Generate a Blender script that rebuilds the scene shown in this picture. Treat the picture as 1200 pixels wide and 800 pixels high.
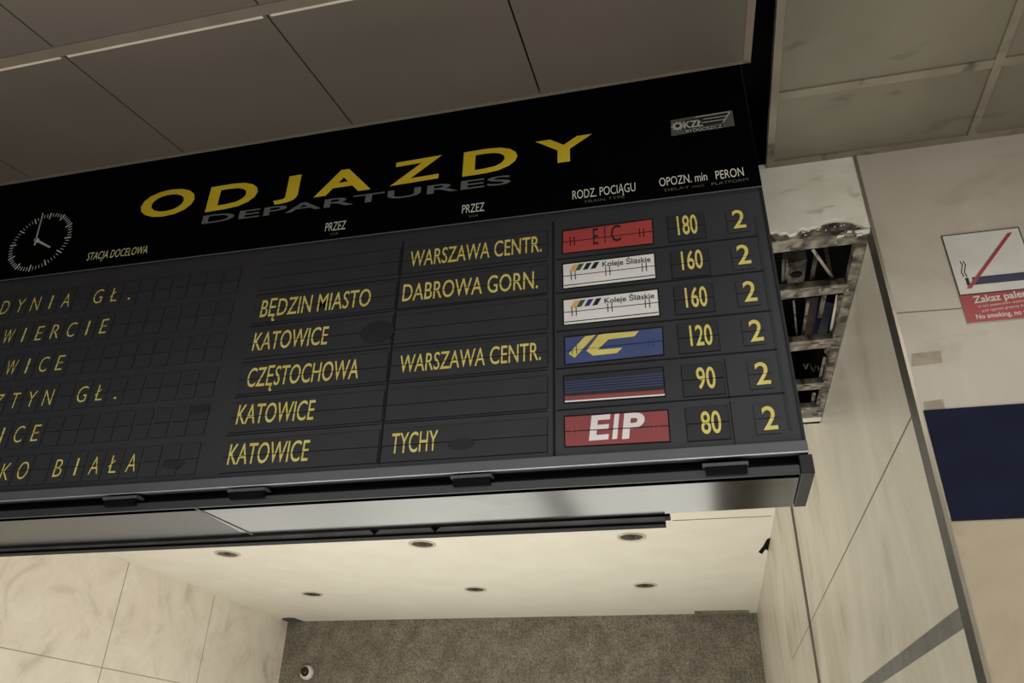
import bpy, bmesh, math, random
from mathutils import Vector, Matrix
random.seed(7)
for o in list(bpy.data.objects): bpy.data.objects.remove(o)
SC = bpy.context.scene
COL = SC.collection

# ------------------------------------------------------------------ camera
EYE = Vector((0, 0, 1.6))
RIGHT = Vector((0.97266158, 0.23117878, 0.02204135))
UP = Vector((0.0948049, -0.48193232, 0.87106445))
FWD = Vector((-0.21199405, 0.84516129, 0.49067393))
FPX = 916.336
cd = bpy.data.cameras.new('camera'); cam = bpy.data.objects.new('camera', cd); COL.objects.link(cam)
M = Matrix((RIGHT, UP, -FWD)).transposed().to_4x4(); M.translation = EYE
cam.matrix_world = M
cd.sensor_width = 36; cd.lens = 36 * FPX / 1200; cd.clip_start = .02
SC.camera = cam

# ------------------------------------------------------------------ world, lights, exposure
SC.view_settings.view_transform = 'Standard'; SC.view_settings.look = 'None'
SC.view_settings.gamma = 1; SC.view_settings.use_curve_mapping = False
SC.view_settings.exposure = 0.0
W = bpy.data.worlds.new('hall_air'); SC.world = W; W.use_nodes = True
W.node_tree.nodes['Background'].inputs[0].default_value = (1, .97, .93, 1)
W.node_tree.nodes['Background'].inputs[1].default_value = .12

def area(name, loc, aim, sx, sy, watt, col):
    l = bpy.data.lights.new(name, 'AREA'); l.shape = 'RECTANGLE'; l.size = sx; l.size_y = sy
    l.energy = watt; l.color = col
    o = bpy.data.objects.new(name, l); COL.objects.link(o); o.location = loc
    o.rotation_euler = (Vector(aim) - Vector(loc)).to_track_quat('-Z', 'Y').to_euler()
    return o
HALL = (1, .985, .94); CORR = (1, .985, .925)
area('hall_light', (2.2, -6.5, 2.1), (0.6, 2.3, 2.3), 5, 2.2, 62, HALL)
area('overhead_light', (1.3, .6, 3.53), (1.3, .6, 0), 1.2, .9, 22, HALL)
area('overhead_light', (-1.0, -.45, 3.02), (-1.0, -.45, 0), 3.4, .45, 44, (.93, .96, 1))  # added cool fill brightening the board's lower rows, no such lamp known
area('hall_floor_bounce', (.1, .0, 0.15), (.1, .0, 3), 5, 2.4, 84, HALL)  # added uplight standing in for light bounced off the floor
area('corridor_fill', (-.6, 7.6, 0.15), (-.6, 7.6, 3.7), 1.5, 6.5, 58, CORR)  # three added uplights fill the corridor, spaced to shape the steel's reflection
area('corridor_fill', (-2.77, 7.6, 0.15), (-2.77, 7.6, 3.7), 2.26, 6.5, 84, CORR)
area('corridor_fill', (-5.1, 7.6, 0.15), (-5.1, 7.6, 3.7), 2.2, 6.5, 62, CORR)
area('corridor_near_fill', (-1.6, 3.3, 0.15), (-1.6, 3.3, 3.7), 3.6, 1.6, 50, CORR)  # added uplight brightening the reveal and side walls, no lamp there

# ------------------------------------------------------------------ from photo pixels to points in the place
def ray(px, py): return FWD + RIGHT * ((px - 600) / FPX) - UP * ((py - 400) / FPX)
def PY(px, py, y): r = ray(px, py); return EYE + r * (y / r.y)
def PZ(px, py, z): r = ray(px, py); return EYE + r * ((z - EYE.z) / r.z)
def PX(px, py, x): r = ray(px, py); return EYE + r * (x / r.x)
def PP(px, py, p0, n): r = ray(px, py); return EYE + r * ((p0 - EYE).dot(n) / r.dot(n))

YB = 1.80        # front of the departures board
YW = 2.306       # front face of the pier and lintel
XC = 0.6533      # reveal of the opening, right
XL = -6.54       # left wall of the corridor
YE = 11.862      # end wall of the corridor
HC = 3.5566      # hall ceiling
HG = 3.244       # open ceiling grid
HR = 3.738       # corridor ceiling

# ------------------------------------------------------------------ materials
def lin(c):
    return tuple(((v / 255) / 12.92 if v / 255 <= .04045 else ((v / 255 + .055) / 1.055) ** 2.4) for v in c) + (1,)
def mat(name, rgb, rough=.5, metal=0, spec=.5, noise=None, bump=0, scale=8):
    m = bpy.data.materials.new(name); m.use_nodes = True; nt = m.node_tree; b = nt.nodes['Principled BSDF']
    b.inputs['Roughness'].default_value = rough; b.inputs['Metallic'].default_value = metal
    b.inputs['Specular IOR Level'].default_value = spec
    tc = nt.nodes.new('ShaderNodeTexCoord')
    n = nt.nodes.new('ShaderNodeTexNoise'); n.inputs['Scale'].default_value = scale; n.inputs['Detail'].default_value = 6
    nt.links.new(tc.outputs['Object'], n.inputs['Vector'])
    r = nt.nodes.new('ShaderNodeValToRGB'); nt.links.new(n.outputs['Fac'], r.inputs['Fac'])
    c2 = noise or tuple(v * .93 for v in rgb)
    r.color_ramp.elements[0].position = .36; r.color_ramp.elements[0].color = lin(c2)
    r.color_ramp.elements[1].position = .64; r.color_ramp.elements[1].color = lin(rgb)
    nt.links.new(r.outputs['Color'], b.inputs['Base Color'])
    if bump:
        bp = nt.nodes.new('ShaderNodeBump'); bp.inputs['Strength'].default_value = bump; bp.inputs['Distance'].default_value = .01
        nt.links.new(n.outputs['Fac'], bp.inputs['Height']); nt.links.new(bp.outputs['Normal'], b.inputs['Normal'])
    return m
def marble(name, light, mid, dark, scale=2.2, stretch=(1, 1, 1), rough=.35, crack=.5):
    m = bpy.data.materials.new(name); m.use_nodes = True; nt = m.node_tree; b = nt.nodes['Principled BSDF']
    b.inputs['Roughness'].default_value = rough; b.inputs['Specular IOR Level'].default_value = .3
    tc = nt.nodes.new('ShaderNodeTexCoord'); mp = nt.nodes.new('ShaderNodeMapping')
    mp.inputs['Scale'].default_value = stretch; nt.links.new(tc.outputs['Object'], mp.inputs['Vector'])
    n = nt.nodes.new('ShaderNodeTexNoise'); n.inputs['Scale'].default_value = scale; n.inputs['Detail'].default_value = 8
    n.inputs['Distortion'].default_value = 1.1; n.inputs['Roughness'].default_value = .62
    nt.links.new(mp.outputs['Vector'], n.inputs['Vector'])
    r = nt.nodes.new('ShaderNodeValToRGB'); e = r.color_ramp.elements
    e[0].position = .3; e[0].color = lin(dark); e[1].position = .62; e[1].color = lin(light)
    k = e.new(.45); k.color = lin(mid); nt.links.new(n.outputs['Fac'], r.inputs['Fac'])
    v = nt.nodes.new('ShaderNodeTexNoise'); v.inputs['Scale'].default_value = scale * 2.4; v.inputs['Detail'].default_value = 10
    v.inputs['Distortion'].default_value = 2.2; nt.links.new(mp.outputs['Vector'], v.inputs['Vector'])
    r2 = nt.nodes.new('ShaderNodeValToRGB'); g = r2.color_ramp.elements
    g[0].position = .485; g[0].color = (0, 0, 0, 1); g[1].position = .515; g[1].color = (0, 0, 0, 1)
    h = g.new(.5); h.color = (crack, crack, crack, 1); nt.links.new(v.outputs['Fac'], r2.inputs['Fac'])
    mx = nt.nodes.new('ShaderNodeMixRGB'); nt.links.new(r2.outputs['Color'], mx.inputs['Fac'])
    nt.links.new(r.outputs['Color'], mx.inputs['Color1']); mx.inputs['Color2'].default_value = lin(tuple(c * .78 for c in dark))
    nt.links.new(mx.outputs['Color'], b.inputs['Base Color'])
    return m
def speckle(name):
    m = mat(name, (128, 121, 108), .7, noise=(108, 102, 91), scale=5); nt = m.node_tree; b = nt.nodes['Principled BSDF']
    tc = nt.nodes['Texture Coordinate']; v = nt.nodes.new('ShaderNodeTexNoise'); v.inputs['Scale'].default_value = 44; v.inputs['Detail'].default_value = 3
    nt.links.new(tc.outputs['Object'], v.inputs['Vector'])
    r = nt.nodes.new('ShaderNodeValToRGB'); r.color_ramp.elements[0].position = .35; r.color_ramp.elements[0].color = (.6, .6, .6, 1)
    r.color_ramp.elements[1].position = .68; r.color_ramp.elements[1].color = (1.45, 1.45, 1.42, 1)
    nt.links.new(v.outputs['Fac'], r.inputs['Fac'])
    mx = nt.nodes.new('ShaderNodeMixRGB'); mx.blend_type = 'MULTIPLY'; mx.inputs['Fac'].default_value = 1
    src = b.inputs['Base Color'].links[0].from_socket
    nt.links.new(src, mx.inputs['Color1']); nt.links.new(r.outputs['Color'], mx.inputs['Color2'])
    nt.links.new(mx.outputs['Color'], b.inputs['Base Color'])
    return m
MT = dict(
    floor=marble('floor_stone', (150, 142, 126), (135, 127, 112), (110, 103, 92), 1.2),
    pier=marble('pier_marble', (196, 187, 172), (188, 178, 162), (170, 158, 138), 1.3, crack=.0),
    reveal=marble('reveal_marble', (208, 202, 187), (197, 190, 173), (172, 164, 146), 1.5, (1, .8, .45), crack=.12),
    side=marble('corridor_marble', (236, 228, 214), (228, 219, 204), (204, 194, 178), 1.6, crack=.12),
    plaster=mat('lintel_plaster', (246, 240, 226), .8, noise=(232, 225, 207), bump=.25, scale=9),
    rubble=mat('broken_plaster', (120, 112, 98), .95, noise=(38, 34, 30), bump=1.0, scale=38),
    white=mat('white_ceiling', (226, 221, 206), .7, noise=(221, 215, 199), scale=2),
    speck=speckle('speckled_panel'),
    tile=mat('ceiling_tile', (112, 102, 92), .6, noise=(104, 96, 85), scale=1.5),
    tile2=mat('worn_ceiling_tile', (121, 115, 99), .6, noise=(110, 104, 89), scale=3),
    tbar=mat('ceiling_bar', (134, 122, 108), .5), tbar2=mat('worn_ceiling_bar', (132, 124, 106), .5, noise=(120, 112, 95)),
    edge=mat('lit_white_edge', (235, 225, 205), .5),
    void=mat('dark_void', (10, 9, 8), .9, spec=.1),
    joint=mat('joint_grout', (84, 76, 64), .9), joint2=mat('thin_joint', (128, 118, 102), .9), joint3=mat('pale_joint', (166, 156, 138), .9),
    band=mat('grey_band', (112, 110, 104), .6, noise=(92, 90, 85)),
    trim=mat('dark_corner_trim', (66, 62, 54), .45, noise=(48, 45, 40), scale=14), trimlit=mat('lit_trim_edge', (150, 142, 126), .35, .6),
    patch=mat('repair_patch', (176, 165, 146), .8, noise=(158, 146, 125), scale=25), navy=mat('navy_band', (24, 29, 52), .7, spec=.15, noise=(20, 24, 44)),
    black=mat('header_black', (5, 5, 5), .5, spec=.01, noise=(4, 4, 4)),
    cab=mat('cabinet_black', (30, 30, 31), .45, spec=.3), slot=mat('slot_black', (9, 9, 10), .6, spec=.1),
    panel=mat('display_grey', (53, 53, 56), .42, spec=.3, noise=(48, 48, 51), scale=3),
    flap=mat('flap_grey', (50, 50, 53), .5, spec=.3, noise=(46, 46, 49), scale=12), flapd=mat('flap_dark', (43, 43, 46), .5, spec=.3),
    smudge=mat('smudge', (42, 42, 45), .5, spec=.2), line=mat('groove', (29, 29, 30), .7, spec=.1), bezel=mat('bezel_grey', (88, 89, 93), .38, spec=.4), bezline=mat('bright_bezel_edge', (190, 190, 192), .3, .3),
    steel=mat('brushed_steel', (108, 107, 104), .16, 1, noise=(98, 97, 95), scale=3),
    lip=mat('lower_frame', (52, 52, 54), .4, spec=.4), rail=mat('rail_grey', (128, 126, 126), .5, 0, noise=(104, 102, 102)),
    yellow=mat('title_yellow', (226, 196, 42), .5, noise=(214, 184, 36)), flapyel=mat('flap_yellow', (214, 202, 114), .5, noise=(206, 186, 88), scale=20),
    grey=mat('subtitle_grey', (108, 108, 108), .5), pale=mat('heading_white', (226, 224, 204), .5), dim=mat('heading_dim', (104, 102, 94), .5),
    paleyel=mat('heading_cream', (226, 222, 160), .5),
    red=mat('flap_red', (172, 64, 60), .5, noise=(160, 58, 54)), ered=mat('flap_deep_red', (144, 62, 62), .5), whitef=mat('flap_white', (232, 229, 225), .5),
    blue=mat('flap_blue', (60, 76, 122), .5, noise=(54, 68, 112)), ink=mat('ink_black', (20, 18, 20), .6), orange=mat('logo_orange', (226, 170, 84), .5),
    green=mat('logo_green', (52, 84, 48), .5), inkblue=mat('logo_navy', (46, 48, 104), .5), dkblue=mat('stripe_blue', (52, 60, 98), .5),
    pinkw=mat('lettering_white', (236, 226, 226), .5),
    signw=mat('sign_white', (214, 208, 198), .4), signr=mat('sign_red', (166, 38, 36), .4), signbar=mat('sign_crimson', (158, 38, 50), .4),
    signn=mat('sign_navy', (22, 22, 62), .4), plate=mat('maker_plate_grey', (82, 82, 79), .4), plateh=mat('maker_plate_silver', (176, 172, 164), .35),
    tick=mat('clock_white', (190, 190, 186), .5), ring=mat('lamp_ring', (206, 198, 178), .4), lampin=mat('lamp_reflector', (118, 108, 92), .35, .5, noise=(60, 54, 46), scale=40),
    lampdk=mat('lamp_dark', (40, 36, 32), .6), domew=mat('camera_white', (226, 222, 212), .4), lens=mat('lens_dark', (26, 24, 24), .15),
    steel2=mat('tarnished_steel', (30, 29, 26), .25, 1, noise=(20, 19, 17), scale=2.5), pier2=marble('lower_pier_marble', (192, 178, 152), (182, 167, 141), (160, 143, 116), 1.5, crack=.0),
    metal=mat('grid_metal', (150, 143, 128), .5, .25, noise=(78, 70, 58), bump=.5, scale=22), rust=mat('rusty_metal', (92, 82, 66), .8, noise=(38, 33, 27), bump=.6, scale=26),
    strap=mat('hanger_metal', (160, 152, 136), .45, .3, noise=(120, 112, 98), scale=20), brown=mat('brown_panel', (60, 46, 34), .8, noise=(38, 29, 22), scale=20), cable=mat('navy_cable', (15, 19, 42), .6, spec=.2), chip=mat('white_chip', (212, 206, 192), .7),
    box=mat('old_box_metal', (104, 96, 82), .7, .2, noise=(50, 44, 37), bump=.4, scale=30),
)

def scuff(m, col, scale, stretch, lo, hi, amt):
    """short marks and dirt worn into a surface"""
    nt = m.node_tree; b = nt.nodes['Principled BSDF']; src = b.inputs['Base Color'].links[0].from_socket
    tc = nt.nodes['Texture Coordinate']; mp = nt.nodes.new('ShaderNodeMapping'); mp.inputs['Scale'].default_value = stretch; mp.inputs['Rotation'].default_value = (.2, .5, .4)
    nt.links.new(tc.outputs['Object'], mp.inputs['Vector'])
    n = nt.nodes.new('ShaderNodeTexNoise'); n.inputs['Scale'].default_value = scale; n.inputs['Detail'].default_value = 5; n.inputs['Distortion'].default_value = .6
    nt.links.new(mp.outputs['Vector'], n.inputs['Vector'])
    r = nt.nodes.new('ShaderNodeValToRGB'); r.color_ramp.elements[0].position = lo; r.color_ramp.elements[0].color = (0, 0, 0, 1)
    r.color_ramp.elements[1].position = hi; r.color_ramp.elements[1].color = (amt, amt, amt, 1)
    nt.links.new(n.outputs['Fac'], r.inputs['Fac'])
    mx = nt.nodes.new('ShaderNodeMixRGB'); nt.links.new(r.outputs['Color'], mx.inputs['Fac']); nt.links.new(src, mx.inputs['Color1'])
    mx.inputs['Color2'].default_value = lin(col); nt.links.new(mx.outputs['Color'], b.inputs['Base Color'])
scuff(MT['tile2'], (52, 47, 38), 3.2, (1, 2.6, 1), .62, .74, .55)
scuff(MT['tbar2'], (50, 45, 36), 7, (1, 1, 1), .58, .7, .7)
scuff(MT['pier'], (120, 106, 84), 3.4, (1, 1, 2.2), .60, .74, .3)
scuff(MT['pier'], (216, 208, 196), 1.1, (1, 1, 1), .52, .7, .35)
scuff(MT['pier2'], (128, 110, 82), 2.2, (1, 1, 1.6), .55, .72, .5)
scuff(MT['reveal'], (140, 132, 112), 3.0, (1, .5, .35), .56, .72, .55)
scuff(MT['side'], (168, 157, 136), 2.6, (1, 1, 1), .6, .74, .35)
scuff(MT['metal'], (30, 26, 21), 16, (1, 1.6, 1), .48, .62, .9)
scuff(MT['plaster'], (150, 138, 116), 9, (1, 1, 2.4), .62, .74, .5)
scuff(MT['steel'], (60, 59, 56), 2.2, (1, 3, 1), .55, .75, .45)
scuff(MT['strap'], (40, 35, 28), 30, (1, 1, 1), .5, .62, .8)

# ------------------------------------------------------------------ helpers
WL = {}
class MB:
    def __init__(s): s.v = []; s.f = []; s.mi = []; s.m = []
    def idx(s, m):
        if m not in s.m: s.m.append(m)
        return s.m.index(m)
    def face(s, pts, m):
        b = len(s.v); s.v += [Vector(p) for p in pts]; s.f.append(list(range(b, b + len(pts)))); s.mi.append(s.idx(m))
    def prism(s, pts, d, m):                      # polygon pushed along d
        pts = [Vector(p) for p in pts]; d = Vector(d); n = len(pts); b = len(s.v); k = s.idx(m)
        s.v += pts + [p + d for p in pts]
        s.f.append(list(range(b, b + n))); s.f.append([b + n + i for i in reversed(range(n))]); s.mi += [k, k]
        for i in range(n):
            j = (i + 1) % n; s.f.append([b + i, b + n + i, b + n + j, b + j]); s.mi.append(k)
        return s
    def box(s, a, c, m):
        x0, y0, z0 = [min(p, q) for p, q in zip(a, c)]; x1, y1, z1 = [max(p, q) for p, q in zip(a, c)]
        return s.prism([(x0, y0, z0), (x1, y0, z0), (x1, y0, z1), (x0, y0, z1)], (0, y1 - y0, 0), m)
    def bar(s, p, q, w, h, m, up=(0, 0, 1)):      # rectangular bar from p to q
        p, q = Vector(p), Vector(q); d = q - p; a = d.cross(Vector(up))
        if a.length < 1e-6: a = d.cross(Vector((1, 0, 0)))
        a.normalize(); b = a.cross(d).normalized(); a *= w / 2; b *= h / 2
        return s.prism([p - a - b, p + a - b, p + a + b, p - a + b], d, m)
    def tube(s, pts, r, m, n=8):
        for p, q in zip(pts[:-1], pts[1:]):
            p, q = Vector(p), Vector(q); d = q - p; a = d.orthogonal().normalized() * r; b = d.cross(a).normalized() * r
            s.prism([p + a * math.cos(t * 2 * math.pi / n) + b * math.sin(t * 2 * math.pi / n) for t in range(n)], d, m)
        return s
    def lathe(s, c, prof, m, ax=(0, 0, 1), n=28):  # prof: (r, t along axis)
        c = Vector(c); ax = Vector(ax).normalized(); a = ax.orthogonal().normalized(); b = ax.cross(a); k = s.idx(m); base = len(s.v)
        for r, t in prof:
            for i in range(n):
                u = 2 * math.pi * i / n; s.v.append(c + ax * t + a * (r * math.cos(u)) + b * (r * math.sin(u)))
        for j in range(len(prof) - 1):
            for i in range(n):
                q = (i + 1) % n; s.f.append([base + j * n + i, base + j * n + q, base + (j + 1) * n + q, base + (j + 1) * n + i]); s.mi.append(k)
        return s
    def build(s, name, parent=None, bevel=0, smooth=False, origin=None):
        c = Vector(origin) if origin else sum(s.v, Vector()) / len(s.v)
        me = bpy.data.meshes.new(name); me.from_pydata([v - c for v in s.v], [], s.f)
        for m in s.m: me.materials.append(m)
        me.polygons.foreach_set('material_index', s.mi)
        bm = bmesh.new(); bm.from_mesh(me); bmesh.ops.recalc_face_normals(bm, faces=bm.faces); bm.to_mesh(me); bm.free()
        if smooth: me.polygons.foreach_set('use_smooth', [True] * len(me.polygons))
        o = bpy.data.objects.new(name, me); COL.objects.link(o); WL[o] = c
        if parent: o.parent = parent; o.location = c - WL[parent]
        else: o.location = c
        if bevel:
            bv = o.modifiers.new('bevel', 'BEVEL'); bv.width = bevel; bv.segments = 2; bv.limit_method = 'ANGLE'
        return o
def empty(name, loc):
    o = bpy.data.objects.new(name, None); COL.objects.link(o); o.location = loc; WL[o] = Vector(loc); o.empty_display_size = .05; return o
def tag(o, label, cat, group=None):
    o['label'] = label; o['category'] = cat
    if group: o['group'] = group
    return o
def struct(o): o['kind'] = 'structure'; return o

# lettering: the built-in font, laid on a plane facing the hall (-y)
_glyph = {}
def glyphs(s, weight, spacing=1.0):
    k = (s, weight, spacing)
    if k not in _glyph:
        cu = bpy.data.curves.new('lettering', 'FONT'); cu.body = s; cu.size = 1; cu.offset = weight; cu.resolution_u = 4; cu.space_character = spacing
        cu.fill_mode = 'FRONT'
        o = bpy.data.objects.new('lettering', cu); COL.objects.link(o)
        dg = bpy.context.evaluated_depsgraph_get(); e = o.evaluated_get(dg); me = e.to_mesh()
        _glyph[k] = ([(v.co.x, v.co.y) for v in me.vertices], [list(p.vertices) for p in me.polygons])
        e.to_mesh_clear(); bpy.data.objects.remove(o); bpy.data.curves.remove(cu)
    return _glyph[k]
CAP = max(y for x, y in glyphs('H', 0)[0])
def text(mb, s, p0, p1, h, m, weight=0.0, cut=None, up=(0, 0, 1), spacing=1.0):
    """letters of height h between the two baseline points; cut = (z, half width) leaves the split of a flap free"""
    v, f = glyphs(s, weight, spacing); p0, p1, up = Vector(p0), Vector(p1), Vector(up)
    x0 = min(a for a, b in v); x1 = max(a for a, b in v)
    pts = [p0 + (p1 - p0) * ((a - x0) / (x1 - x0)) + up * (b / CAP * h) for a, b in v]
    if cut:
        bm = bmesh.new(); vs = [bm.verts.new(p) for p in pts]
        for q in f:
            try: bm.faces.new([vs[i] for i in q])
            except ValueError: pass
        for dz in (-cut[1], cut[1]):
            bmesh.ops.bisect_plane(bm, geom=bm.verts[:] + bm.edges[:] + bm.faces[:], plane_co=(0, 0, cut[0] + dz), plane_no=(0, 0, 1))
        dead = [q for q in bm.faces if abs(q.calc_center_median().z - cut[0]) < cut[1]]
        bmesh.ops.delete(bm, geom=dead, context='FACES')
        bm.verts.index_update(); pts = [q.co.copy() for q in bm.verts]; f = [[q.index for q in fc.verts] for fc in bm.faces]; bm.free()
    b = len(mb.v); k = mb.idx(m); mb.v += pts
    for q in f: mb.f.append([b + i for i in q]); mb.mi.append(k)
def ptext(mb, s, a, c, cap, m, y, weight=0.0, cut=None, spacing=1.0):
    """the same with the baseline ends and the cap height measured in the photograph, on the plane y"""
    p0, p1 = PY(*a, y), PY(*c, y)
    h = cap * (PY(a[0], a[1] - 5, y).z - PY(a[0], a[1] + 5, y).z) / 10
    text(mb, s, p0, p1, h, m, weight, cut, spacing=spacing)
def quad(mb, pix, y, th, m): mb.prism([PY(*p, y) for p in pix], (0, th, 0), m)
def strip(mb, a, c, w, y, m, th=.001):            # thin line between two photo points on plane y, w metres wide
    p, q = PY(*a, y), PY(*c, y); d = (q - p).normalized(); n = Vector((-d.z, 0, d.x)) * (w / 2)
    mb.prism([p - n, q - n, q + n, p + n], (0, th, 0), m)

# ================================================================== THE SETTING
# floor
mb = MB(); mb.box((-9, -9, -.1), (7, 12.2, 0), MT['floor']); struct(mb.build('floor'))
# pier right of the opening: front wall
zs = PY(1117, 610.5, YW).z + .01; mb = MB(); mb.box((XC, YW, zs), (5.5, YW + .05, HC + .6), MT['pier']); mb.box((XC, YW, 0), (5.5, YW + .05, zs), MT['pier2'])
def pline(mb, a, c, w, m): strip(mb, a, c, w, YW - .0012, m, .002)
pline(mb, (1047, 367), (1128, 361), .003, MT['joint2'])
pline(mb, (1136, 361.5), (1260, 352), .003, MT['joint2'])
for c, w, h in (((1074, 421), .045, .022), ((1083, 486), .03, .045)):
    p = PY(*c, YW); p.x = max(p.x, XC + w + .012); mb.prism([(p.x - w, YW - .0008, p.z - h), (p.x + w * .9, YW - .0008, p.z - h * .8), (p.x + w, YW - .0008, p.z + h), (p.x - w * .8, YW - .0008, p.z + h * .9)], (0, .001, 0), MT['patch'])
struct(mb.build('wall_front'))
# blue band painted on the pier
mb = MB(); a, b_ = PY(1086, 481, YW), PY(1117, 610.5, YW)
mb.box((XC + .012, YW - .004, b_.z), (5.5, YW + .001, a.z), MT['navy']); struct(mb.build('trim_1'))
# reveal wall, running back
mb = MB(); mb.box((XC, YW + .05, 0), (XC + .2, YE, HR + .5), MT['reveal'])
def rstrip(p, w, m):
    p = [Vector(q) for q in p]; d = (p[1] - p[0]).normalized(); n = Vector((0, -d.z, d.y)) * (w / 2)
    mb.prism([p[0] - n, p[1] - n, p[1] + n, p[0] + n], (.004, 0, 0), m)
e = XC - .0015
z0, z1 = PX(1124, 712, XC).z, PX(1131, 735, XC).z
mb.box((e, YW + .05, z1), (e + .004, YE, z0), MT['band'])
mb.box((e, 5.74, 0), (e + .004, 5.88, HR), MT['joint'])
zj = PX(1065, 495, XC).z
rstrip([(e, YW + .07, zj), (e, 7.4, zj - .03)], .006, MT['joint2'])
struct(mb.build('wall_right'))
# metal profile on the corner
mb = MB(); mb.box((XC - .004, YW - .002, 0), (XC + .004, YW + .074, HC), MT['trim']); mb.box((XC - .004, YW - .006, 0), (XC + .006, YW - .001, HC), MT['trimlit'])  # lit front edge of the profile put into a paler colour
struct(mb.build('trim_2'))
# lintel over the opening with its broken lower edge
jag = [(880, 269), (905, 272), (909, 270.5), (915, 273), (921, 271.5), (926, 275), (933, 272.5), (937, 268), (941, 266), (946, 267.5), (952, 265.5), (957, 264.5), (961, 262), (965, 259.5), (970, 258), (976, 257), (983, 256.3), (991, 256.6), (998, 257.3), (1003, 259.5), (1008, 262.5), (1012, 265), (1017, 266.5)]
jp = [PY(*q, YW) for q in jag]; jp[-1].x = XC - .004
mb = MB(); mb.prism([(XL, YW, HC + .02), (XL, YW, jp[0].z)] + jp + [(XC - .004, YW, HC + .02)], (0, .02, 0), MT['plaster'])
zb = PY(1000, 269.5, YW + .03).z
mb.box((XL, YW + .02, zb), (XC - .001, YW + .10, HC + .02), MT['rubble'])
rz = random.Random(3)
for i in range(46):                               # crumbs of plaster left in the break
    u = rz.uniform(925, 1012); v_ = rz.uniform(264, 276) + (968 - u) * .05
    p = PY(u, v_, YW + .018); s_ = rz.uniform(.003, .009)
    mb.prism([p + Vector((rz.uniform(-1, 1) * s_, 0, rz.uniform(.2, 1) * s_)) , p + Vector((-s_, 0, -s_ * .6)), p + Vector((s_, 0, -s_ * .5))], (0, .012, 0), MT[('rubble', 'chip', 'plaster', 'rubble')[i % 4]])
struct(mb.build('wall_lintel'))
# corridor ceiling
mb = MB(); cl, cr = HR + .014, HR
mb.prism([(XL, 4.0, cl), (XC, 4.0, cr), (XC, YE, cr), (XL, YE, cl)], (0, 0, .08), MT['white'])
p, q = PZ(788, 610, HR - .0015), PZ(904, 604.5, HR - .0015); mb.bar(p, q, .012, .002, MT['joint2'])
pts = [(899, 632), (904, 630), (903.5, 638), (901, 645), (897, 643.5), (893, 649), (889, 647), (894, 641)]
mb.prism([PZ(*q, HR - .006) for q in pts], (0, 0, .01), MT['void'])
pts = [(330, 725), (337, 724), (345, 724.5), (352, 727), (358, 729), (337, 729.5)]
mb.prism([PZ(*q, HR + .004) for q in pts], (0, 0, .01), MT['joint'])
struct(mb.build('ceiling.002'))
mb = MB(); mb.box((XC - .85, YE - .22, HR - .03), (XC - .12, YE - .02, HR - .002), MT['tbar2']); struct(mb.build('trim_3', bevel=.004))
# end wall, left wall
mb = MB(); mb.box((XL, YE, 0), (XC + .2, YE + .15, HR + .5), MT['speck']); struct(mb.build('wall_back'))
mb = MB(); mb.box((XL - .15, YW, 0), (XL, YE, HR + .5), MT['side']); e = XL + .0015
def lline(p, q, w, m=MT['joint3']):
    p, q = Vector((e, p[0], p[1])), Vector((e, q[0], q[1])); d = (q - p).normalized(); n = Vector((0, -d.z, d.y)) * (w / 2)
    mb.prism([p - n, q - n, q + n, p + n], (-.004, 0, 0), m)
lline((YW, 1.67), (YE, 1.60), .010); lline((YW, 1.08), (YE, .99), .010); lline((YW, 2.62), (YE, 2.58), .008); lline((YW, .45), (YE, .40), .01)
for yy in (4.3, 6.12, 7.94, 9.75): lline((yy, 0), (yy, HR), .012)
struct(mb.build('wall_left'))
# soffit; near-black sheets paint the unlit dark of the void above the open grid
mb = MB(); mb.box((XL, YW + .1, HG), (-.45, 3.95, HG + .04), MT['white']); struct(mb.build('ceiling.003'))
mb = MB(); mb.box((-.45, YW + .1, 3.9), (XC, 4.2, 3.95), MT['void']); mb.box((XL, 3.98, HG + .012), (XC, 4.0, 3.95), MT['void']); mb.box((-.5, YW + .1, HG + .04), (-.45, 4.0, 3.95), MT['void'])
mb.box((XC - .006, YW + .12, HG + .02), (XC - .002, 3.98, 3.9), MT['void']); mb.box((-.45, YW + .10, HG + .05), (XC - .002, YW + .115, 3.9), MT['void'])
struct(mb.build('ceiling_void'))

# hall ceiling right of the board
mb = MB(); xr = PZ(903, 120, HC).x; xi = PZ(913.5, 100, HC).x
y1 = PZ(912, 115, HC).y; x1 = PZ(1190.6, 0, HC).x; x2 = PZ(1139.5, 159, HC).x; xm = (x1 + x2) / 2 + .006
xs = [xr, xm, xm + .64, xm + 1.28, xm + 1.92, 5.5]; ys = [YW, y1 - .005, y1 - .645, y1 - 1.285, y1 - 1.925, -4.5]
for a, b_ in zip(xs[:-1], xs[1:]):
    for c, d in zip(ys[:-1], ys[1:]): mb.box((a + .004, d + .004, HC + .006), (b_ - .004, c - .004, HC + .02), MT['tile2'])
struct(mb.build('ceiling.001'))
mb = MB()
mb.box((xr, -4.5, HC), (xi, YW, HC + .03), MT['tbar2']); mb.box((xi, YW - .03, HC), (5.5, YW, HC + .03), MT['tbar2'])
for a in xs[1:-1]: mb.box((a - .013, -4.5, HC - .003), (a + .013, YW - .03, HC + .025), MT['tbar2'])
for c in ys[1:-1]: mb.box((xi, c - .016, HC), (5.5, c + .016, HC + .022), MT['tbar2'])
struct(mb.build('trim_4'))
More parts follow.
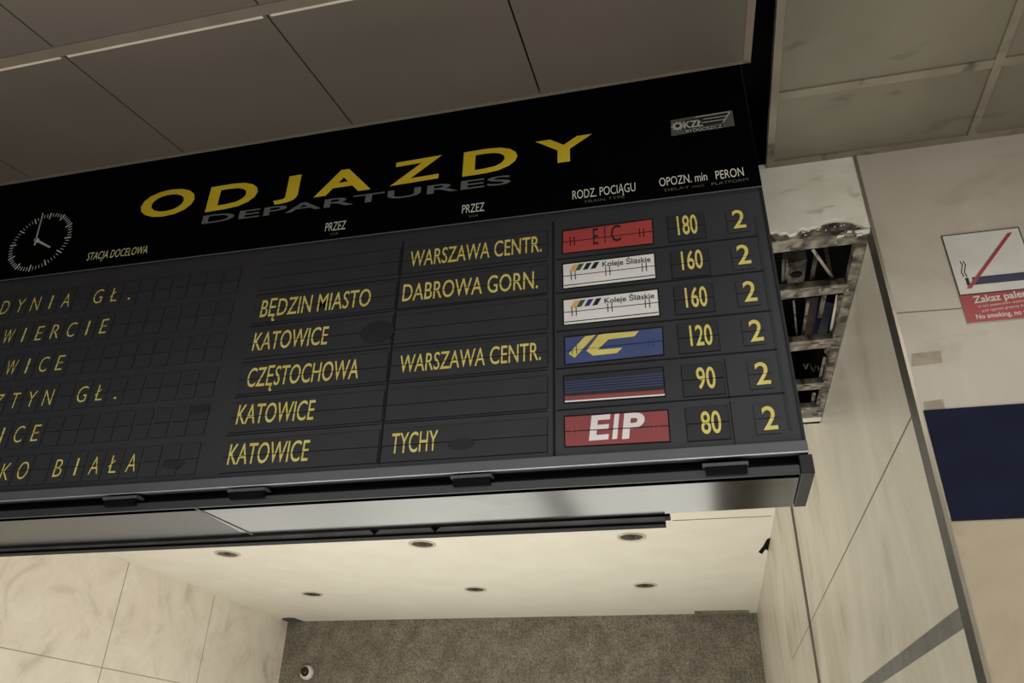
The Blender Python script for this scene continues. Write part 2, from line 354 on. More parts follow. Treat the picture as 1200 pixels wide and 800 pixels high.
# hall ceiling over and in front of the board, sloping down toward the hall
SL = math.tan(math.radians(12.84)); N = Vector((0, -SL, 1)).normalized(); P0 = Vector((0, YB - .004, HC - .004))
def T(px, py): return PP(px, py, P0, N)
def tz(x, y): return Vector((x, y, P0.z + (y - P0.y) * SL))
xe = T(882, 30).x
jx = [T(*q).x for q in ((140, 118), (358, 74), (614, 54))]
yb = (T(0, 71).y + T(297, 5.5).y) / 2
w_ = (jx[2] - jx[0]) / 2
xs = [jx[0] - 3 * w_, jx[0] - 2 * w_, jx[0] - w_, jx[0], jx[0] + w_, jx[2], xe]
ys = [P0.y - .004, yb, yb - .75, yb - 1.5]
mb = MB(); tr = MB()
for a, b_ in zip(xs[:-1], xs[1:]):
    for i, (c, d) in enumerate(zip(ys[:-1], ys[1:])):
        off = -.03 if i else 0
        mb.prism([tz(a + .003, d + .036), tz(b_ - .003, d + .036), tz(b_ - .003, c - .003), tz(a + .003, c - .003)], N * .012, MT['tile'])
for i, c in enumerate(ys[1:]):
    tr.prism([tz(xs[0], c - .002) - N * .003, tz(xe, c - .002) - N * .003, tz(xe, c + .034) - N * .003, tz(xs[0], c + .034) - N * .003], N * .02, MT['tbar'])
for a, b_ in zip(xs[:-1], xs[1:]):
    tr.prism([tz(a + .012, yb + .0345) - N * .004, tz(b_ - .012, yb + .0345) - N * .004, tz(b_ - .012, yb + .0425) - N * .004, tz(a + .012, yb + .0425) - N * .004], N * .003, MT['edge'])  # white strip, its brightness includes light caught by the flange edge
tr.prism([tz(xs[0], P0.y - .012) - N * .002, tz(xe, P0.y - .012) - N * .002, tz(xe, P0.y) - N * .002, tz(xs[0], P0.y) - N * .002], N * .02, MT['tbar'])
tr.prism([tz(xe - .02, ys[-1]) - N * .002, tz(xe + .003, ys[-1]) - N * .002, tz(xe + .003, P0.y) - N * .002, tz(xe - .02, P0.y) - N * .002], N * .02, MT['tbar'])
zl = tz(0, ys[-1]).z
mb.box((xs[0], -8, zl), (xe, ys[-1] + .03, zl + .02), MT['tile'])
struct(mb.build('ceiling')); struct(tr.build('trim_5'))
mb = MB(); mb.box((xs[0] - .1, -8, HC + .28), (5.6, YW, HC + .34), MT['void']); mb.box((xs[0], YW - .012, HC + .032), (5.5, YW - .002, HC + .3), MT['void'])  # unseen black slabs added to stop light and keep the gap dark
struct(mb.build('ceiling_blackout'))

# ================================================================== THE DEPARTURES BOARD
XR = 0.2575; XLB = -3.1
zhT = HC - .006
zbot = PY(955, 553.5, YB).z
board = empty('departures_board', (-1.3, 1.93, zbot))
tag(board, 'large black split-flap departures board hung under the sloping grey ceiling', 'departures board')
hl = [PY(-120, 343.5, YB), PY(893, 217.3, YB)]
def hz(x): return hl[0].z + (hl[1].z - hl[0].z) * (x - hl[0].x) / (hl[1].x - hl[0].x)
yback = 2.06
zpb = PY(945, 514.8, YB).z; zbb = PY(945, 529.5, YB).z; zlip = PY(870, 547.5, YB).z
# cabinet shell behind everything
mb = MB()
mb.box((XLB, YB + .03, zlip), (XR - .006, yback, zhT), MT['cab']); mb.box((XR - .006, YB + .001, zbb - .002), (XR, yback, zhT), MT['cab'])
mb.build('cabinet', board)
# header
mb = MB(); mb.prism([(XLB, YB - .004, hz(XLB) + .002), (XR, YB - .004, hz(XR) + .002), (XR - .004, YB - .004, zhT), (XLB, YB - .004, zhT)], (0, .034, 0), MT['black'])
hd = mb.build('header_panel', board)
mb = MB(); strip(mb, (-60, 336.0), (893, 217.8), .003, YB - .0052, MT['bezel'], .003); mb.build('header_ledge', board)
yt = YB - .0048
mb = MB()
for s, a, c, cap in (('O', (160.5, 256.5), (224, 247.3), 27.5), ('D', (240.3, 247.5), (299, 238.2), 26.5), ('J', (321, 231.8), (349, 227.2), 21.6), ('A', (367.5, 230.3), (434.5, 220.5), 25.5),
                      ('Z', (457, 217), (516, 207.3), 24.6), ('D', (541.8, 206), (606, 196), 26.6), ('Y', (627, 193.2), (695, 184.2), 26.6)):
    ptext(mb, s, a, c, cap, MT['yellow'], yt, .028)
mb.build('title_lettering', hd)
mb = MB(); ptext(mb, 'DEPARTURES', (236, 262.4), (598.5, 214.6), 9.0, MT['grey'], yt, .012); mb.build('subtitle_lettering', hd)
for s, a, c, cap, sub, sa, sc_ in (
        ('STACJA DOCELOWA', (101, 305.2), (172, 296.6), 8.6, None, 0, 0), ('PRZEZ', (380.5, 271.3), (404.5, 268.2), 9.8, 'VIA', (386.5, 273.8), (396.5, 272.4)),
        ('PRZEZ', (541.3, 250.2), (567.3, 246.8), 9.8, 'VIA', (549, 253), (560.5, 251.3)), ('RODZ. POCIĄGU', (671, 233.6), (745, 223.6), 10, 'TRAIN TYPE', (684, 236), (732, 229.4)),
        ('OPOZN. min', (773, 218.4), (829, 211), 9.8, 'DELAY min', (779, 222), (825, 216)), ('PERON', (839.3, 210.2), (872, 205.6), 10, 'PLATFORM', (834, 215), (877, 209))):
    mb = MB(); ptext(mb, s, a, c, cap, MT['pale'] if sub else MT['paleyel'], yt, -.004)
    if sub: ptext(mb, sub, (sa[0], sa[1] + 2.2), (sc_[0], sc_[1] + 2.2), 3.0, MT['dim'], yt, -.01)
    mb.build('column_heading', hd)
# maker's plate
mb = MB(); quad(mb, [(785.8, 140.8), (858, 129), (861, 146.7), (786.7, 159)], yt - .001, .003, MT['plate']); mp = mb.build('maker_plate', board)
mb = MB(); ym = yt - .0025
quad(mb, [(803, 141), (855.8, 131), (848, 143), (800, 152)], ym + .0006, .001, MT['ink'])
for a, c in (((815, 137), (856, 130.5)), ((824, 139.6), (852.5, 135.3)), ((822.5, 143.6), (849, 139.6))): strip(mb, a, c, .0022, ym, MT['plateh'], .0012)
strip(mb, (855.5, 130.5), (847, 143.5), .003, ym, MT['plateh'], .0012)
c0 = PY(794, 147.5, ym)                            # toothed wheel
mb.prism([c0 + Vector((math.cos(t * math.pi / 9) * (.019 if t % 2 else .013), 0, math.sin(t * math.pi / 9) * (.019 if t % 2 else .013))) for t in range(18)], (0, .0012, 0), MT['plateh'])
mb.prism([c0 + Vector((math.cos(t * math.pi / 6) * .007, -.0006, math.sin(t * math.pi / 6) * .007)) for t in range(12)], (0, .001, 0), MT['ink'])
ptext(mb, 'KZŁ', (801.5, 150.5), (824, 147.3), 7.6, MT['plateh'], ym - .001, .03)
quad(mb, [(803, 151.2), (847, 144.6), (847.5, 150), (803.5, 156.5)], ym + .0003, .001, MT['ink'])
ptext(mb, 'BYDGOSZCZ', (804, 155.6), (846.5, 149.2), 3.6, MT['plateh'], ym - .001, .01)
mb.build('emblem', mp)
# clock
a, c = PY(9.6, 300, yt), PY(85, 270, yt)
cc = PY(47.6, 283.3, yt); rad = (PY(60.5, 249.5, yt) - PY(34.5, 317.5, yt)).length / 2
mb = MB(); mb.lathe(cc + Vector((0, .002, 0)), [(0, 0), (rad * 1.06, 0), (rad * 1.06, .003), (0, .003)], MT['black'], (0, -1, 0), 64)
for k in range(60):
    t = k * math.pi / 30; big = k % 5 == 0; d = Vector((math.sin(t), 0, math.cos(t))); n = Vector((d.z, 0, -d.x)) * (.0023 if big else .0010)
    r0, r1 = rad * (.79 if big else .86), rad * (1.0 if big else .98); q = cc + Vector((0, -.0022, 0))
    mb.prism([q + d * r0 - n, q + d * r1 - n, q + d * r1 + n, q + d * r0 + n], (0, .001, 0), MT['tick'])
clk = mb.build('clock_dial', board)
def hand(name, tip, tail, w, dy):
    y = yt - dy; p, q = PY(*tail, y), PY(*tip, y); d = (q - p).normalized(); n = Vector((-d.z, 0, d.x)) * (w / 2)
    mb = MB(); mb.prism([p - n, q - n * .7, q + n * .7, p + n], (0, .0015, 0), MT['tick'])
    mb.build(name, clk)
hand('minute_hand', (50.3, 249.5), (40.3, 287), .005, .009); hand('hour_hand', (58.3, 289.5), (43, 281.4), .009, .007)
mb = MB(); mb.lathe(PY(42.3, 280.5, yt - .009), [(0, .009), (.0085, .009), (.0085, 0), (0, 0)], MT['tick'], (0, 1, 0), 16); mb.build('hand_hub', clk)

# display panel
yd = YB + .006
mb = MB(); mb.prism([(XLB, yd, zpb), (XR - .006, yd, zpb), (XR - .006, yd, hz(XR) - .002), (XLB, yd, hz(XLB) - .002)], (0, .024, 0), MT['panel'])
mb.build('display_panel', board)
RB = [(-.0061, 2.9330), (-.0066, 2.8111), (-.0035, 2.6958), (-.0004, 2.5797), (-.0020, 2.4582), (-.0014, 2.3399)]
def zr(r, x): return RB[r][0] * x + RB[r][1]
yf = YB + .0030; ytx = YB + .0018
def flap(name, x0, x1, r, lo, hi, split, m, par=board, edge=.0015):
    """a flap window: upper and lower leaf with the split between them"""
    mb = MB(); a = zr(r, (x0 + x1) / 2) if r is not None else 0
    g = .0012
    mb.box((x0, yf, a + split + g), (x1, yf + .003, a + hi), m); mb.box((x0, yf, a + lo), (x1, yf + .003, a + split - g), m)
    mb.box((x0 - edge, yf + .002, a + lo - edge), (x1 + edge, yf + .0035, a + hi + edge), MT['line' if edge > .001 else 'flapd'])
    return mb.build(name, par)
# destination letters, one flap module each
DEST = ['GDYNIA GŁ.', 'ZAWIERCIE', 'GLIWICE', 'OLSZTYN GŁ.', 'GLIWICE', 'BIELSKO BIAŁA']
pitch, X0 = .0617, -2.3010
for r, s in enumerate(DEST):
    for c in range(-1, 17):
        x = X0 + c * pitch
        if c < 0 or x > -1.33: continue
        fl = flap('letter_flap', x - .0245, x + .0245, r, -.018, .074, 0.0275, MT['flap'], edge=.0010)
        ch = s[c] if c < len(s) else ' '
        if ch == ' ': continue
        wd = {'I': .0065, '.': .009, 'W': .040, 'N': .032, 'O': .036, 'G': .034, 'E': .025, 'L': .025, 'Ł': .028, 'B': .027, 'S': .026, 'T': .029, 'K': .030}.get(ch, .031)
        mb = MB(); z = zr(r, x)
        text(mb, ch, (x - wd / 2, ytx, z), (x + wd / 2, ytx, z), .055, MT['flapyel'], -.012, (z + .0275, .0010)); mb.build('letter', fl)
# 'via' columns
cA = (PY(258, 546, YB).x, PY(441, 535, YB).x); cB = (PY(447, 524, YB).x, PY(641, 503, YB).x)
VIA = [[None, ('WARSZAWA CENTR.', (479.8, 312.5), (634.8, 294.3), 17.8)], [('BĘDZIN MIASTO', (304, 371.6), (433.2, 358), 19.3), ('DABROWA GORN.', (471, 353), (630.3, 337.3), 19.5)],
       [('KATOWICE', (295, 410.8), (382.8, 403), 20.3), None], [('CZĘSTOCHOWA', (288, 453.5), (419.2, 443), 21.7), ('WARSZAWA CENTR.', (467.5, 436.7), (633.8, 421.3), 20)],
       [('KATOWICE', (276, 497), (366.7, 491.3), 22.3), None], [('KATOWICE', (265.6, 544.4), (360, 539.6), 23.8), ('TYCHY', (457.5, 531.4), (512, 527.4), 23.5)]]
for r in range(6):
    for k, (x0, x1) in enumerate((cA, cB)):
        fl = flap('station_flap', x0, x1, r, -.020, .072, .025, MT['flap'])
        t = VIA[r][k]
        if t:
            mb = MB(); z = PY(*t[1], ytx); ptext(mb, t[0], t[1], t[2], t[3], MT['flapyel'], ytx, .004, (zr(r, z.x) + .025, .0011)); mb.build('lettering', fl)
# delay and platform digits
NUM = [('180', (794.7, 275), (818.3, 272.6), 21.8, (860, 267.3), (874.7, 265.8), 20.8), ('160', (799.6, 316), (824.6, 313.4), 21.4, (865.3, 309.6), (880.8, 307.8), 22.2),
       ('160', (804.2, 360), (829.9, 357.8), 22.8, (872.8, 353.3), (888, 351.7), 23.4), ('120', (809.6, 404.8), (836, 403.2), 23.5, (880, 400), (895.5, 398.1), 24.6),
       ('90', (817.4, 455.2), (839.7, 453.9), 24.6, (886.9, 450.5), (903.9, 448.9), 25.5), ('80', (822.8, 507.8), (846.4, 506.4), 25.6, (895.4, 503.5), (912.4, 502), 27)]
dx = (PY(806, 511, YB).x, PY(856, 506, YB).x); pxx = (PY(887, 506, YB).x, PY(915, 503, YB).x)
for r, (s, a, c, h, a2, c2, h2) in enumerate(NUM):
    fl = flap('delay_flap', dx[0], dx[1], r, -.016, .070, .0275, MT['flapd'])
    mb = MB(); ptext(mb, s, a, c, h, MT['flapyel'], ytx, .012, (zr(r, .1) + .0275, .0008)); mb.build('digits', fl)
    fl = flap('platform_flap', pxx[0], pxx[1], r, -.010, .066, .0285, MT['panel'], edge=.0005)
    mb = MB(); ptext(mb, '2', a2, c2, h2, MT['flapyel'], ytx, .012, (zr(r, .18) + .0285, .0006)); mb.build('digit', fl)
# dividers between rows and columns
mb = MB(); yv = YB + .0044
xT0 = PY(652, 478, YB).x; xT1 = PY(913, 461, YB).x
for r in range(1, 6):
    zz = (PY(*((653, 300), (655, 342), (656, 387), (654, 431), (656, 478))[r - 1], YB).z + PY(*((896, 277), (903, 315), (909, 362), (905, 408.5), (912, 461))[r - 1], YB).z) / 2
    mb.box((xT0, yv, zz - .0016), (XR - .03, yv + .002, zz + .0016), MT['line'])
    for x0, x1 in ((cA[0] - .005, cA[1]), cB): mb.box((x0, yv, zz - .001), (x1, yv + .002, zz + .001), MT['line'])
zt = hz(0) - .012
mb.box((xT0 - .010, yv, zpb + .003), (xT0 - .004, yv + .002, zt - .02), MT['line']); mb.box((cA[1] + .004, yv, zpb + .01), (cA[1] + .009, yv + .002, zt - .02), MT['line'])
xd = PY(860, 507, YB).x
for r in range(4, 6): mb.box((xd - .001, yv, zr(r, 0) - .03), (xd + .001, yv + .002, zr(r, 0) + .08), MT['line'])
xq = PY(924, 480, YB).x; mb.box((xq - .006, yv, zr(5, 0) - .005), (xq + .002, yv + .002, zt - .09), MT['flapd'])
mb.build('dividing_grooves', board)
# dark smudges on the display
for px, py, rx, rz_ in ((442, 389, .052, .036), (233, 479, .034, .012), (203, 543.5, .036, .012), (540, 520, .036, .014)):
    c = PY(px, py, ytx - .0004); mb = MB(); mb.prism([c + Vector((rx * math.cos(t * math.pi / 12), 0, rz_ * math.sin(t * math.pi / 12))) for t in range(24)], (0, .0003, 0), MT['smudge']); mb.build('smudge', board)
# train type flaps
def plate(pix, m, name='train_type_flap'):
    mb = MB(); tl, tr_, br, bl = [Vector(p + (0,)) for p in pix]; L, Rr = (tl + bl) / 2, (tr_ + br) / 2
    g = .6; d = Vector((0, g, 0)); f2 = lambda p: (p.x, p.y)
    quad(mb, [f2(tl), f2(tr_), f2(Rr - d), f2(L - d)], yf - .0006, .003, m); quad(mb, [f2(L + d), f2(Rr + d), f2(br), f2(bl)], yf - .0006, .003, m)
    quad(mb, [f2(tl + Vector((-1.5, -1.5, 0))), f2(tr_ + Vector((1.5, -1.5, 0))), f2(br + Vector((1.5, 1.5, 0))), f2(bl + Vector((-1.5, 1.5, 0)))], yf + .0012, .003, MT['line'])
    return mb.build(name, board), L, Rr
def clips(mb, L, Rr, us, m):
    for u in us:
        for du in (0, .045):
            c = L.lerp(Rr, u + du); strip(mb, (c.x - 0.3, c.y - 5), (c.x + .3, c.y + 5), .0022, ytx - .0003, m, .0008)
o, L, Rr = plate([(660, 271.3), (763.5, 257.2), (765, 284.2), (660, 296)], MT['red']); mb = MB()
for s, a, c in (('E', (695.2, 286.6), (701.4, 285.7)), ('I', (708.7, 284.4), (709.8, 284.2)), ('C', (716.5, 283.4), (728, 281.5))): ptext(mb, s, a, c, 19, MT['ink'], ytx, .004)
clips(mb, L, Rr, (.08, .86), MT['slot']); mb.build('lettering', o)
for pix, base, cols, d in (([(660, 310), (766, 297.2), (768, 325), (660.5, 337.2)], (706, 311.8), ('orange', 'green', 'ink', 'ink'), 0), ([(660.5, 351.9), (770, 339.3), (772.4, 368.7), (661.3, 380)], (708.5, 354.6), ('orange', 'green', 'inkblue', 'ink'), 1)):
    o, L, Rr = plate(pix, MT['whitef']); mb = MB(); k = 1.0 + .035 * d
    x, y = base
    ptext(mb, 'Koleje Śląskie', (x, y + .6), (x + 56.5 * k, y - 5.4 * k), 5.9, MT['ink'], ytx, .012)
    for i, cn in enumerate(cols):
        bx = x + (-38.5, -32, -23, -13.9)[i] * k; by = y + (6.2, 5.2, 4.2, 3.2)[i]
        quad(mb, [(bx + 4.4 * k, by - 7.8 * k), (bx + 10.4 * k, by - 8.6 * k), (bx + 5.6 * k, by - .8), (bx, by)], ytx, .0008, MT[cn])
    clips(mb, L, Rr, (.085, .465, .865), MT['ink'])
    tl, tr_, br, bl = pix; strip(mb, (bl[0] + .5, bl[1] - 2.6), (br[0] - .5, br[1] - 3.0), .0024, ytx, MT['ink'], .0008)
    mb.build('lettering', o)
o, L, Rr = plate([(662.3, 395.5), (775.5, 383.8), (777, 414.5), (662.7, 426.2)], MT['blue']); mb = MB()
Z = lambda x, y: (650 + x / 8.571, 370 + y / 8.571)
for poly in ([(305, 205), (410, 190), (200, 420), (140, 380)], [(440, 192), (500, 180), (845, 152), (800, 205), (540, 235), (430, 340), (680, 318), (625, 372), (385, 398), (318, 350)]):
    mb.prism([PY(*Z(*q), ytx) for q in poly], (0, .0008, 0), MT['flapyel'])
clips(mb, L, Rr, (.07, .86), MT['inkblue']); c0, c1 = L, Rr; strip(mb, (L.x, L.y), (Rr.x, Rr.y), .0012, ytx - .0004, MT['inkblue'], .0005)
mb.build('emblem', o)
o, L, Rr = plate([(661, 441), (776, 430.5), (779, 463), (662, 471.5)], MT['flapd']); mb = MB()
for i in range(5):
    y0 = 447.8 + i * 3.0; strip(mb, (662, y0), (777, y0 - 10.6 + i * .3), .0040, ytx, MT['dkblue'], .0008)
quad(mb, [(661.5, 464.4), (778.2, 456.5), (778.8, 460.8), (662, 468.8)], ytx, .0008, MT['ered']); strip(mb, (662, 470.3), (779, 462.2), .0042, ytx - .0004, MT['whitef'], .0008)
mb.build('stripes', o)
o, L, Rr = plate([(662, 488.4), (781.8, 480.8), (784.5, 516.2), (662.8, 522.6)], MT['ered']); mb = MB()
for s, a, c, h in (('E', (690.2, 515), (713, 513.2), 27), ('I', (717.5, 513.2), (723.2, 512.6), 27), ('P', (729, 513), (754, 511.2), 27.6)):
    n0 = len(mb.v); z = PY(*a, ytx).z; ptext(mb, s, a, c, h, MT['pinkw'], ytx, .034)
    for v in mb.v[n0:]: v.x += (v.z - z) * .13
strip(mb, (L.x, L.y), (Rr.x, Rr.y), .0022, ytx - .0003, MT['ink'], .0008); clips(mb, L, Rr, (.065, .86), MT['red'])
mb.build('lettering', o)

# bezel, slot, lower frame, underside
mb = MB(); mb.box((XLB, YB - .004, zbb), (XR + .001, YB + .02, zpb - .002), MT['bezel']); mb.build('lower_bezel', board, bevel=.002)
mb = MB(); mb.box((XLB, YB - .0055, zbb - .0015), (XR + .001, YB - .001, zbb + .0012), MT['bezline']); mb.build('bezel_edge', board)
mb = MB(); mb.box((XLB, YB + .028, zlip), (XR, YB + .032, zbb), MT['slot']); mb.build('frame_gap', board)  # black back of the gap between bezel and lower frame
xcap = PY(939, 550, YB).x
mb = MB(); mb.box((XLB, YB, zbot), (xcap - .002, YB + .03, zlip), MT['lip']); mb.build('lower_frame', board, bevel=.002)
ub = [PZ(943, 592.5, zbot), PZ(0, 645.5, zbot)]
def uy(x): return ub[0].y + (ub[1].y - ub[0].y) * (x - ub[0].x) / (ub[1].x - ub[0].x)
mb = MB(); mb.prism([(xcap - .001, YB - .003, zbot - .002), (XR + .007, YB - .003, zbot - .002), (XR + .007, uy(XR), zbot - .002), (xcap - .001, uy(xcap), zbot - .002)], (0, 0, zbb - zbot - .004), MT['cab'])
mb.build('end_cap', board, bevel=.002)
xsm = PZ(229, 596, zbot).x
for a, b_ in ((XLB, xsm - .001), (xsm + .001, xcap - .004)):
    mb = MB(); mb.prism([(a, YB + .006, zbot), (b_, YB + .006, zbot), (b_, uy(b_), zbot), (a, uy(a), zbot)], (0, 0, .012), MT['steel2' if b_ < -1 else 'steel']); mb.build('underside_sheet', board)
mb = MB(); p, q = PZ(228, 595, zbot - .001), PZ(296, 626, zbot - .001); mb.bar(p, q, .003, .002, MT['rail']); mb.build('scratch_seam', board)
for px, py, w in ((850, 543.5, 27), (552, 557.5, 24), (289, 573.5, 22), (141, 582.8, 20)):
    mb = MB(); p, q = PY(px - w, py + 1.2, YB - .012), PY(px + w, py - 1.6, YB - .012); z = (p.z + q.z) / 2
    mb.box((p.x, YB - .012, z - .004), (q.x, YB + .02, z + .004), MT['bezel']); mb.box((p.x + .006, YB - .010, z - .022), (q.x - .004, YB + .02, z - .004), MT['slot'])
    mb.tube([(p.x, YB - .012, z), (q.x, YB - .012, z)], .0035, MT['bezel'])
    mb.build('cover_latch', board)
# double rail under the back edge of the board
yr = 2.10; mb = MB()
a, c = PY(785, 603.2, yr), PY(0, 645.5, yr); d = PY(780, 614.5, yr); zt_, zb_ = a.z, d.z; h = zt_ - zb_
mb.box((XLB, yr, zt_ - h * .12), (a.x, yr + .04, zt_ + .006), MT['slot']); mb.box((XLB, yr + .002, zb_ + h * .34), (d.x, yr + .03, zt_ - h * .12), MT['rail'])
mb.box((XLB, yr - .004, zb_), (d.x, yr + .03, zb_ + h * .2), MT['slot']); mb.box((XLB, yr + .012, zb_ + h * .2), (d.x, yr + .03, zb_ + h * .4), MT['slot'])
for px in (437, 508):
    u = PY(px, 626 - (px - 437) * .06, yr).x; mb.prism([(u - .012, yr - .006, zt_ - h * .1), (u + .02, yr - .006, zt_ - h * .1), (u + .004, yr - .006, zb_ + h * .35)], (0, .01, 0), MT['slot'])
mb.build('back_rail', board)

# ================================================================== THINGS IN THE CORRIDOR
G = 'recessed downlights in the white corridor ceiling'
LAB = ['recessed downlight in the white ceiling, front row, nearest the pale left wall', 'recessed downlight in the middle of the front row, below the black rail', 'recessed downlight at the right end of the front row, under the rail end',
       'recessed downlight of the back row nearest the pale left wall', 'recessed downlight in the middle of the back row above the speckled wall', 'recessed downlight at the right end of the back row, nearest the marble reveal']
for i, (px, py) in enumerate(((266.5, 649), (495, 637), (740, 628), (366, 696), (557, 690), (756, 685))):
    c = PZ(px, py, HR + .007); c.z = HR + .014 * (XC - c.x) / (XC - XL)
    t = empty('recessed_downlight', c); tag(t, LAB[i], 'ceiling light', G)
    mb = MB(); mb.lathe(c, [(.112, 0), (.145, 0), (.142, -.012), (.112, -.008), (.112, 0)], MT['ring'], n=36); mb.build('trim_ring', t, smooth=True)
    mb = MB(); mb.lathe(c, [(.113, -.006), (.10, -.003), (.06, -.001), (.0, -.001)], MT['lampin'], n=36); rf = mb.build('reflector', t, smooth=True)
    mb = MB(); mb.lathe(c, [(0, -.010), (.03, -.009), (.036, -.001)], MT['lampdk']); mb.build('lamp', t)
# security camera on the end wall
c = PY(360.5, 788, YE); c.y = YE
t = empty('security_camera', c); tag(t, 'small white round security camera on the dark speckled end wall', 'security camera')
mb = MB(); mb.lathe(c, [(0, 0), (.105, 0), (.105, -.02), (.098, -.06), (.080, -.082), (.062, -.085)], MT['domew'], (0, 1, 0), 36); mb.build('housing', t, smooth=True)
mb = MB(); mb.lathe(c + Vector((-.012, 0, .012)), [(.066, -.08), (.058, -.105), (.035, -.125), (0, -.13)], MT['lens'], (0, 1, 0), 28); mb.build('lens_dome', t, smooth=True)

# open metal grid where the ceiling panels are missing
g = empty('ceiling_grid', (.2, 3.1, HG)); tag(g, 'rusty open metal ceiling grid with missing panels beside the board', 'ceiling grid')
def rail(name, pix, th=.03, m=MT['metal']):
    mb = MB(); pts = [PZ(*p, HG) for p in pix]
    for p in pts: p.x = min(p.x, XC - .003)
    pts[0].x = pts[-1].x = -.45
    mb.prism(pts, (0, 0, th), m); return mb.build(name, g, bevel=.002)
rail('front_rail', [(880, 281), (1019, 271.5), (1019, 284), (880, 299.5)])
rail('cross_rail', [(880, 343.5), (1003, 331.5), (1001, 342), (880, 356.5)])
rail('cross_rail', [(880, 408), (985, 395.5), (983, 406), (880, 420)])
rail('cross_rail', [(880, 458), (974, 447.5), (972, 455), (880, 465)])
rail('cross_rail', [(880, 485), (967, 476), (966, 482.5), (880, 490)])
rail('end_rail', [(880, 496), (964, 488.5), (963, 493.5), (880, 501)], .03, MT['chip'])
mb = MB(); pts = [PZ(*p, HG + .002) for p in ((1003, 284), (1020, 280), (962, 490), (958, 490), (975, 400), (990, 342))]
for p in pts: p.x = min(p.x, XC - .003)
mb.prism(pts, (0, 0, .03), MT['metal']); mb.build('side_rail', g)
mb = MB(); pts = [PZ(*p, HG + .012) for p in ((982, 346), (1001, 343), (963, 489), (952, 489), (972, 420), (966, 412), (978, 400))]
for p in pts: p.x = min(p.x, XC - .003)
mb.prism(pts, (0, 0, .012), MT['rubble']); mb.build('plaster_edge', g)
for px, py in ((925, 292), (980.5, 283.5), (962, 340), (994, 340)):
    mb = MB(); c = PZ(px, py, HG - .004); mb.lathe(c, [(0, -.004), (.006, -.003), (.009, .004)], MT['strap']); mb.build('bolt', g, smooth=True)
mb = MB(); mb.prism([PZ(*p, HG - .006) for p in ((1002, 271.5), (1020, 268.5), (1019, 273.5), (1003, 276.5))], (0, 0, .006), MT['chip'])
tag(mb.build('plaster_chip'), 'white rectangular plaster chip at the corner of the broken lintel', 'plaster chip')
# what hangs above the grid
def hang(a, c, za, zc, w, m, name, label, cat, group=None, flat=True):
    p, q = PZ(*a, za), PZ(*c, zc); mb = MB()
    for v in (p, q): v.x = min(v.x, XC - .03)
    if flat: mb.bar(p, q, w, .003, m)
    else: mb.tube([p, p.lerp(q, .5) + Vector((.004, 0, .006)), q], w / 2, m)
    return tag(mb.build(name), label, cat, group)
HGR = 'metal straps hanging above the open grid'
hang((952.5, 292), (976, 325.5), HG + .10, HG + .04, .012, MT['strap'], 'hanger_strap', 'pale thin strap crossing the front opening of the grid diagonally', 'metal strap', HGR)
hang((967, 288), (974.5, 326), HG + .16, HG + .05, .014, MT['rust'], 'hanger_strap', 'dull grey strap right of the pale diagonal strap in the front opening', 'metal strap', HGR)
hang((956.5, 298), (950.5, 331), HG + .12, HG + .05, .016, MT['metal'], 'hanger_strap', 'broad grey strap just right of the rusty box in the front opening', 'metal strap', HGR)
hang((918, 304), (917, 333), HG + .12, HG + .05, .010, MT['metal'], 'hanger_strap', 'narrow grey strap in the front opening nearest the board edge', 'metal strap', HGR)
hang((924, 304), (920, 334), HG + .12, HG + .05, .012, MT['strap'], 'hanger_strap', 'second narrow strap from the board edge in the front opening', 'metal strap', HGR)
hang((966, 346), (960.5, 372), HG + .12, HG + .06, .018, MT['strap'], 'hanger_strap', 'grey strap left of the navy cable in the second opening', 'metal strap', HGR)
hang((981.5, 345), (972.5, 393), HG + .06, HG + .04, .010, MT['chip'], 'hanger_strap', 'whitish thin strap right of the navy cable in the second opening', 'metal strap', HGR)
hang((947, 353), (940, 397), HG + .10, HG + .04, .012, MT['metal'], 'hanger_strap', 'thin strap near the board in the second opening', 'metal strap', HGR)
hang((966.5, 418), (960.5, 444), HG + .06, HG + .03, .012, MT['strap'], 'hanger_strap', 'short pale strap in the third opening of the grid', 'metal strap', HGR)
hang((954, 460), (952, 473), HG + .05, HG + .03, .016, MT['strap'], 'hanger_strap', 'very short strap in the fourth opening of the grid', 'metal strap', HGR)
hang((930, 352), (934, 395), HG + .10, HG + .05, .008, MT['metal'], 'hanger_strap', 'thinnest strap hugging the board edge in the second opening', 'metal strap', HGR)
mb = MB(); mb.prism([PZ(*p, HG + .24) for p in ((946, 350), (960, 348), (952, 396), (943, 397))], (0, 0, .04), MT['brown']); tag(mb.build('duct_panel', bevel=.003), 'dark brown panel in the second opening left of the grey strap', 'panel')
hang((975, 345), (962, 395), HG + .14, HG + .12, .09, MT['cable'], 'cable_bundle', 'dark navy cable bundle in the second opening of the grid', 'cable', None, False)
mb = MB(); pts = [PZ(*p, HG + .10) for p in ((924, 309), (946, 304), (942, 334), (920, 337))]; mb.prism(pts, (0, 0, .10), MT['box'])
for p in pts: mb.lathe(p.lerp(sum(pts, Vector()) / 4, .2), [(0, -.004), (.008, -.003), (.008, .002)], MT['rust'], n=10)
mb.lathe(sum(pts, Vector()) / 4, [(0, -.006), (.02, -.005), (.024, .002)], MT['slot'], n=16)
tag(mb.build('junction_box', bevel=.003), 'rusty square junction box above the front opening of the grid', 'junction box')
mb = MB(); rz = random.Random(9); pts = []
for i in range(9): pts.append(PZ(942 + i * 2.4, 426 + 5 * math.sin(i * 1.7) + i * .9, HG + .05 + rz.uniform(0, .05)))
mb.tube(pts, .004, MT['rust']); tag(mb.build('bent_wire'), 'crumpled grey wire tangled in the third opening of the grid', 'wire')

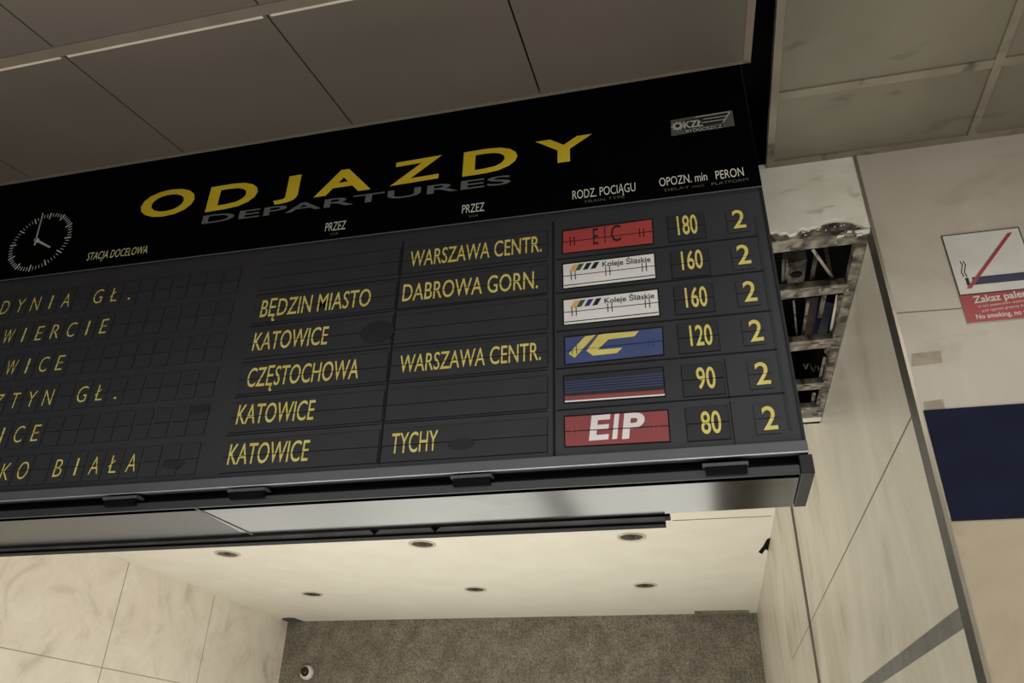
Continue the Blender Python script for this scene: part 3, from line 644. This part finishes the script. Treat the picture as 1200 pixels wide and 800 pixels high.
# ================================================================== NO-SMOKING SIGN
ys_ = YW - .006; A, B = PY(1102.5, 277.2, ys_), PY(1193, 265.2, ys_); C = PY(1136.5, 378, ys_); zt_ = (A.z + B.z) / 2; x0, x1 = (A.x + C.x) / 2 - .002, B.x + .001; zb_ = C.z; zm = PY(1126.5, 345.8, ys_).z
s = empty('no_smoking_sign', (x0, YW, zb_)); tag(s, 'white and red no smoking sign fixed to the beige marble wall', 'sign')
mb = MB(); mb.box((x0, ys_, zb_), (x1, YW - .0005, zt_), MT['signw']); mb.box((x0, ys_ - .0004, zm - .002), (x1, ys_ + .001, zm + .002), MT['ink'])
for a, c in (((x0, zm), (x0 + .003, zt_)), ((x1 - .003, zm), (x1, zt_)), ((x0, zt_ - .003), (x1, zt_))): mb.box((a[0], ys_ - .0004, a[1]), (c[0], ys_ + .001, c[1]), MT['ink'])
mb.build('backing_plate', s)
mb = MB(); mb.box((x0, ys_ - .0005, zb_), (x1, ys_ + .001, zm - .002), MT['signr']); rp = mb.build('red_panel', s)
mb = MB(); y = ys_ - .001
ptext(mb, 'Zakaz palenia', (1141.7, 355.2), (1214, 345.6), 7.8, MT['signw'], y, .022)
ptext(mb, 'w tym papierosów elektronicznych', (1146.5, 360), (1219, 350.8), 2.6, MT['signw'], y, .004)
ptext(mb, 'pod rygorem grzywny do', (1151.5, 365.2), (1201, 358.6), 2.8, MT['signw'], y, .004)
ptext(mb, 'No smoking, no v', (1144.8, 373.7), (1204, 367.4), 5.4, MT['signw'], y, .016)
mb.build('lettering', rp)
K = lambda x, y_: (1040 + x / 4.706, 230 + y_ / 4.706)
mb = MB()
e0, e1 = K(480, 468), K(753, 436); p = PY(*e0, y); q = PY(*e1, y); zc = (p.z + q.z) / 2; hh = .014
mb.box((p.x - .004, y, zc - hh), (x1 - .03, y + .0008, zc + hh), MT['signn'])
k0 = PY(*K(445, 472), y); mb.box((k0.x - .005, y, zc - hh), (k0.x + .004, y + .0008, zc + hh), MT['ink'])
for ox in (0, 17):
    pl = [PY(*K(400 + ox + a, b), y) for a, b in ((0, 358), (14, 378), (10, 400), (8, 420), (22, 442))]
    for u, v in zip(pl[:-1], pl[1:]): mb.bar(u, v, .0025, .001, MT['ink'], (0, 1, 0))
mb.build('cigarette_symbol', s)
mb = MB(); y -= .0008; mb.prism([PY(*K(*q), y) for q in ((438, 506), (662, 202), (688, 198), (464, 506))], (0, .0007, 0), MT['signbar']); mb.build('prohibition_bar', s)
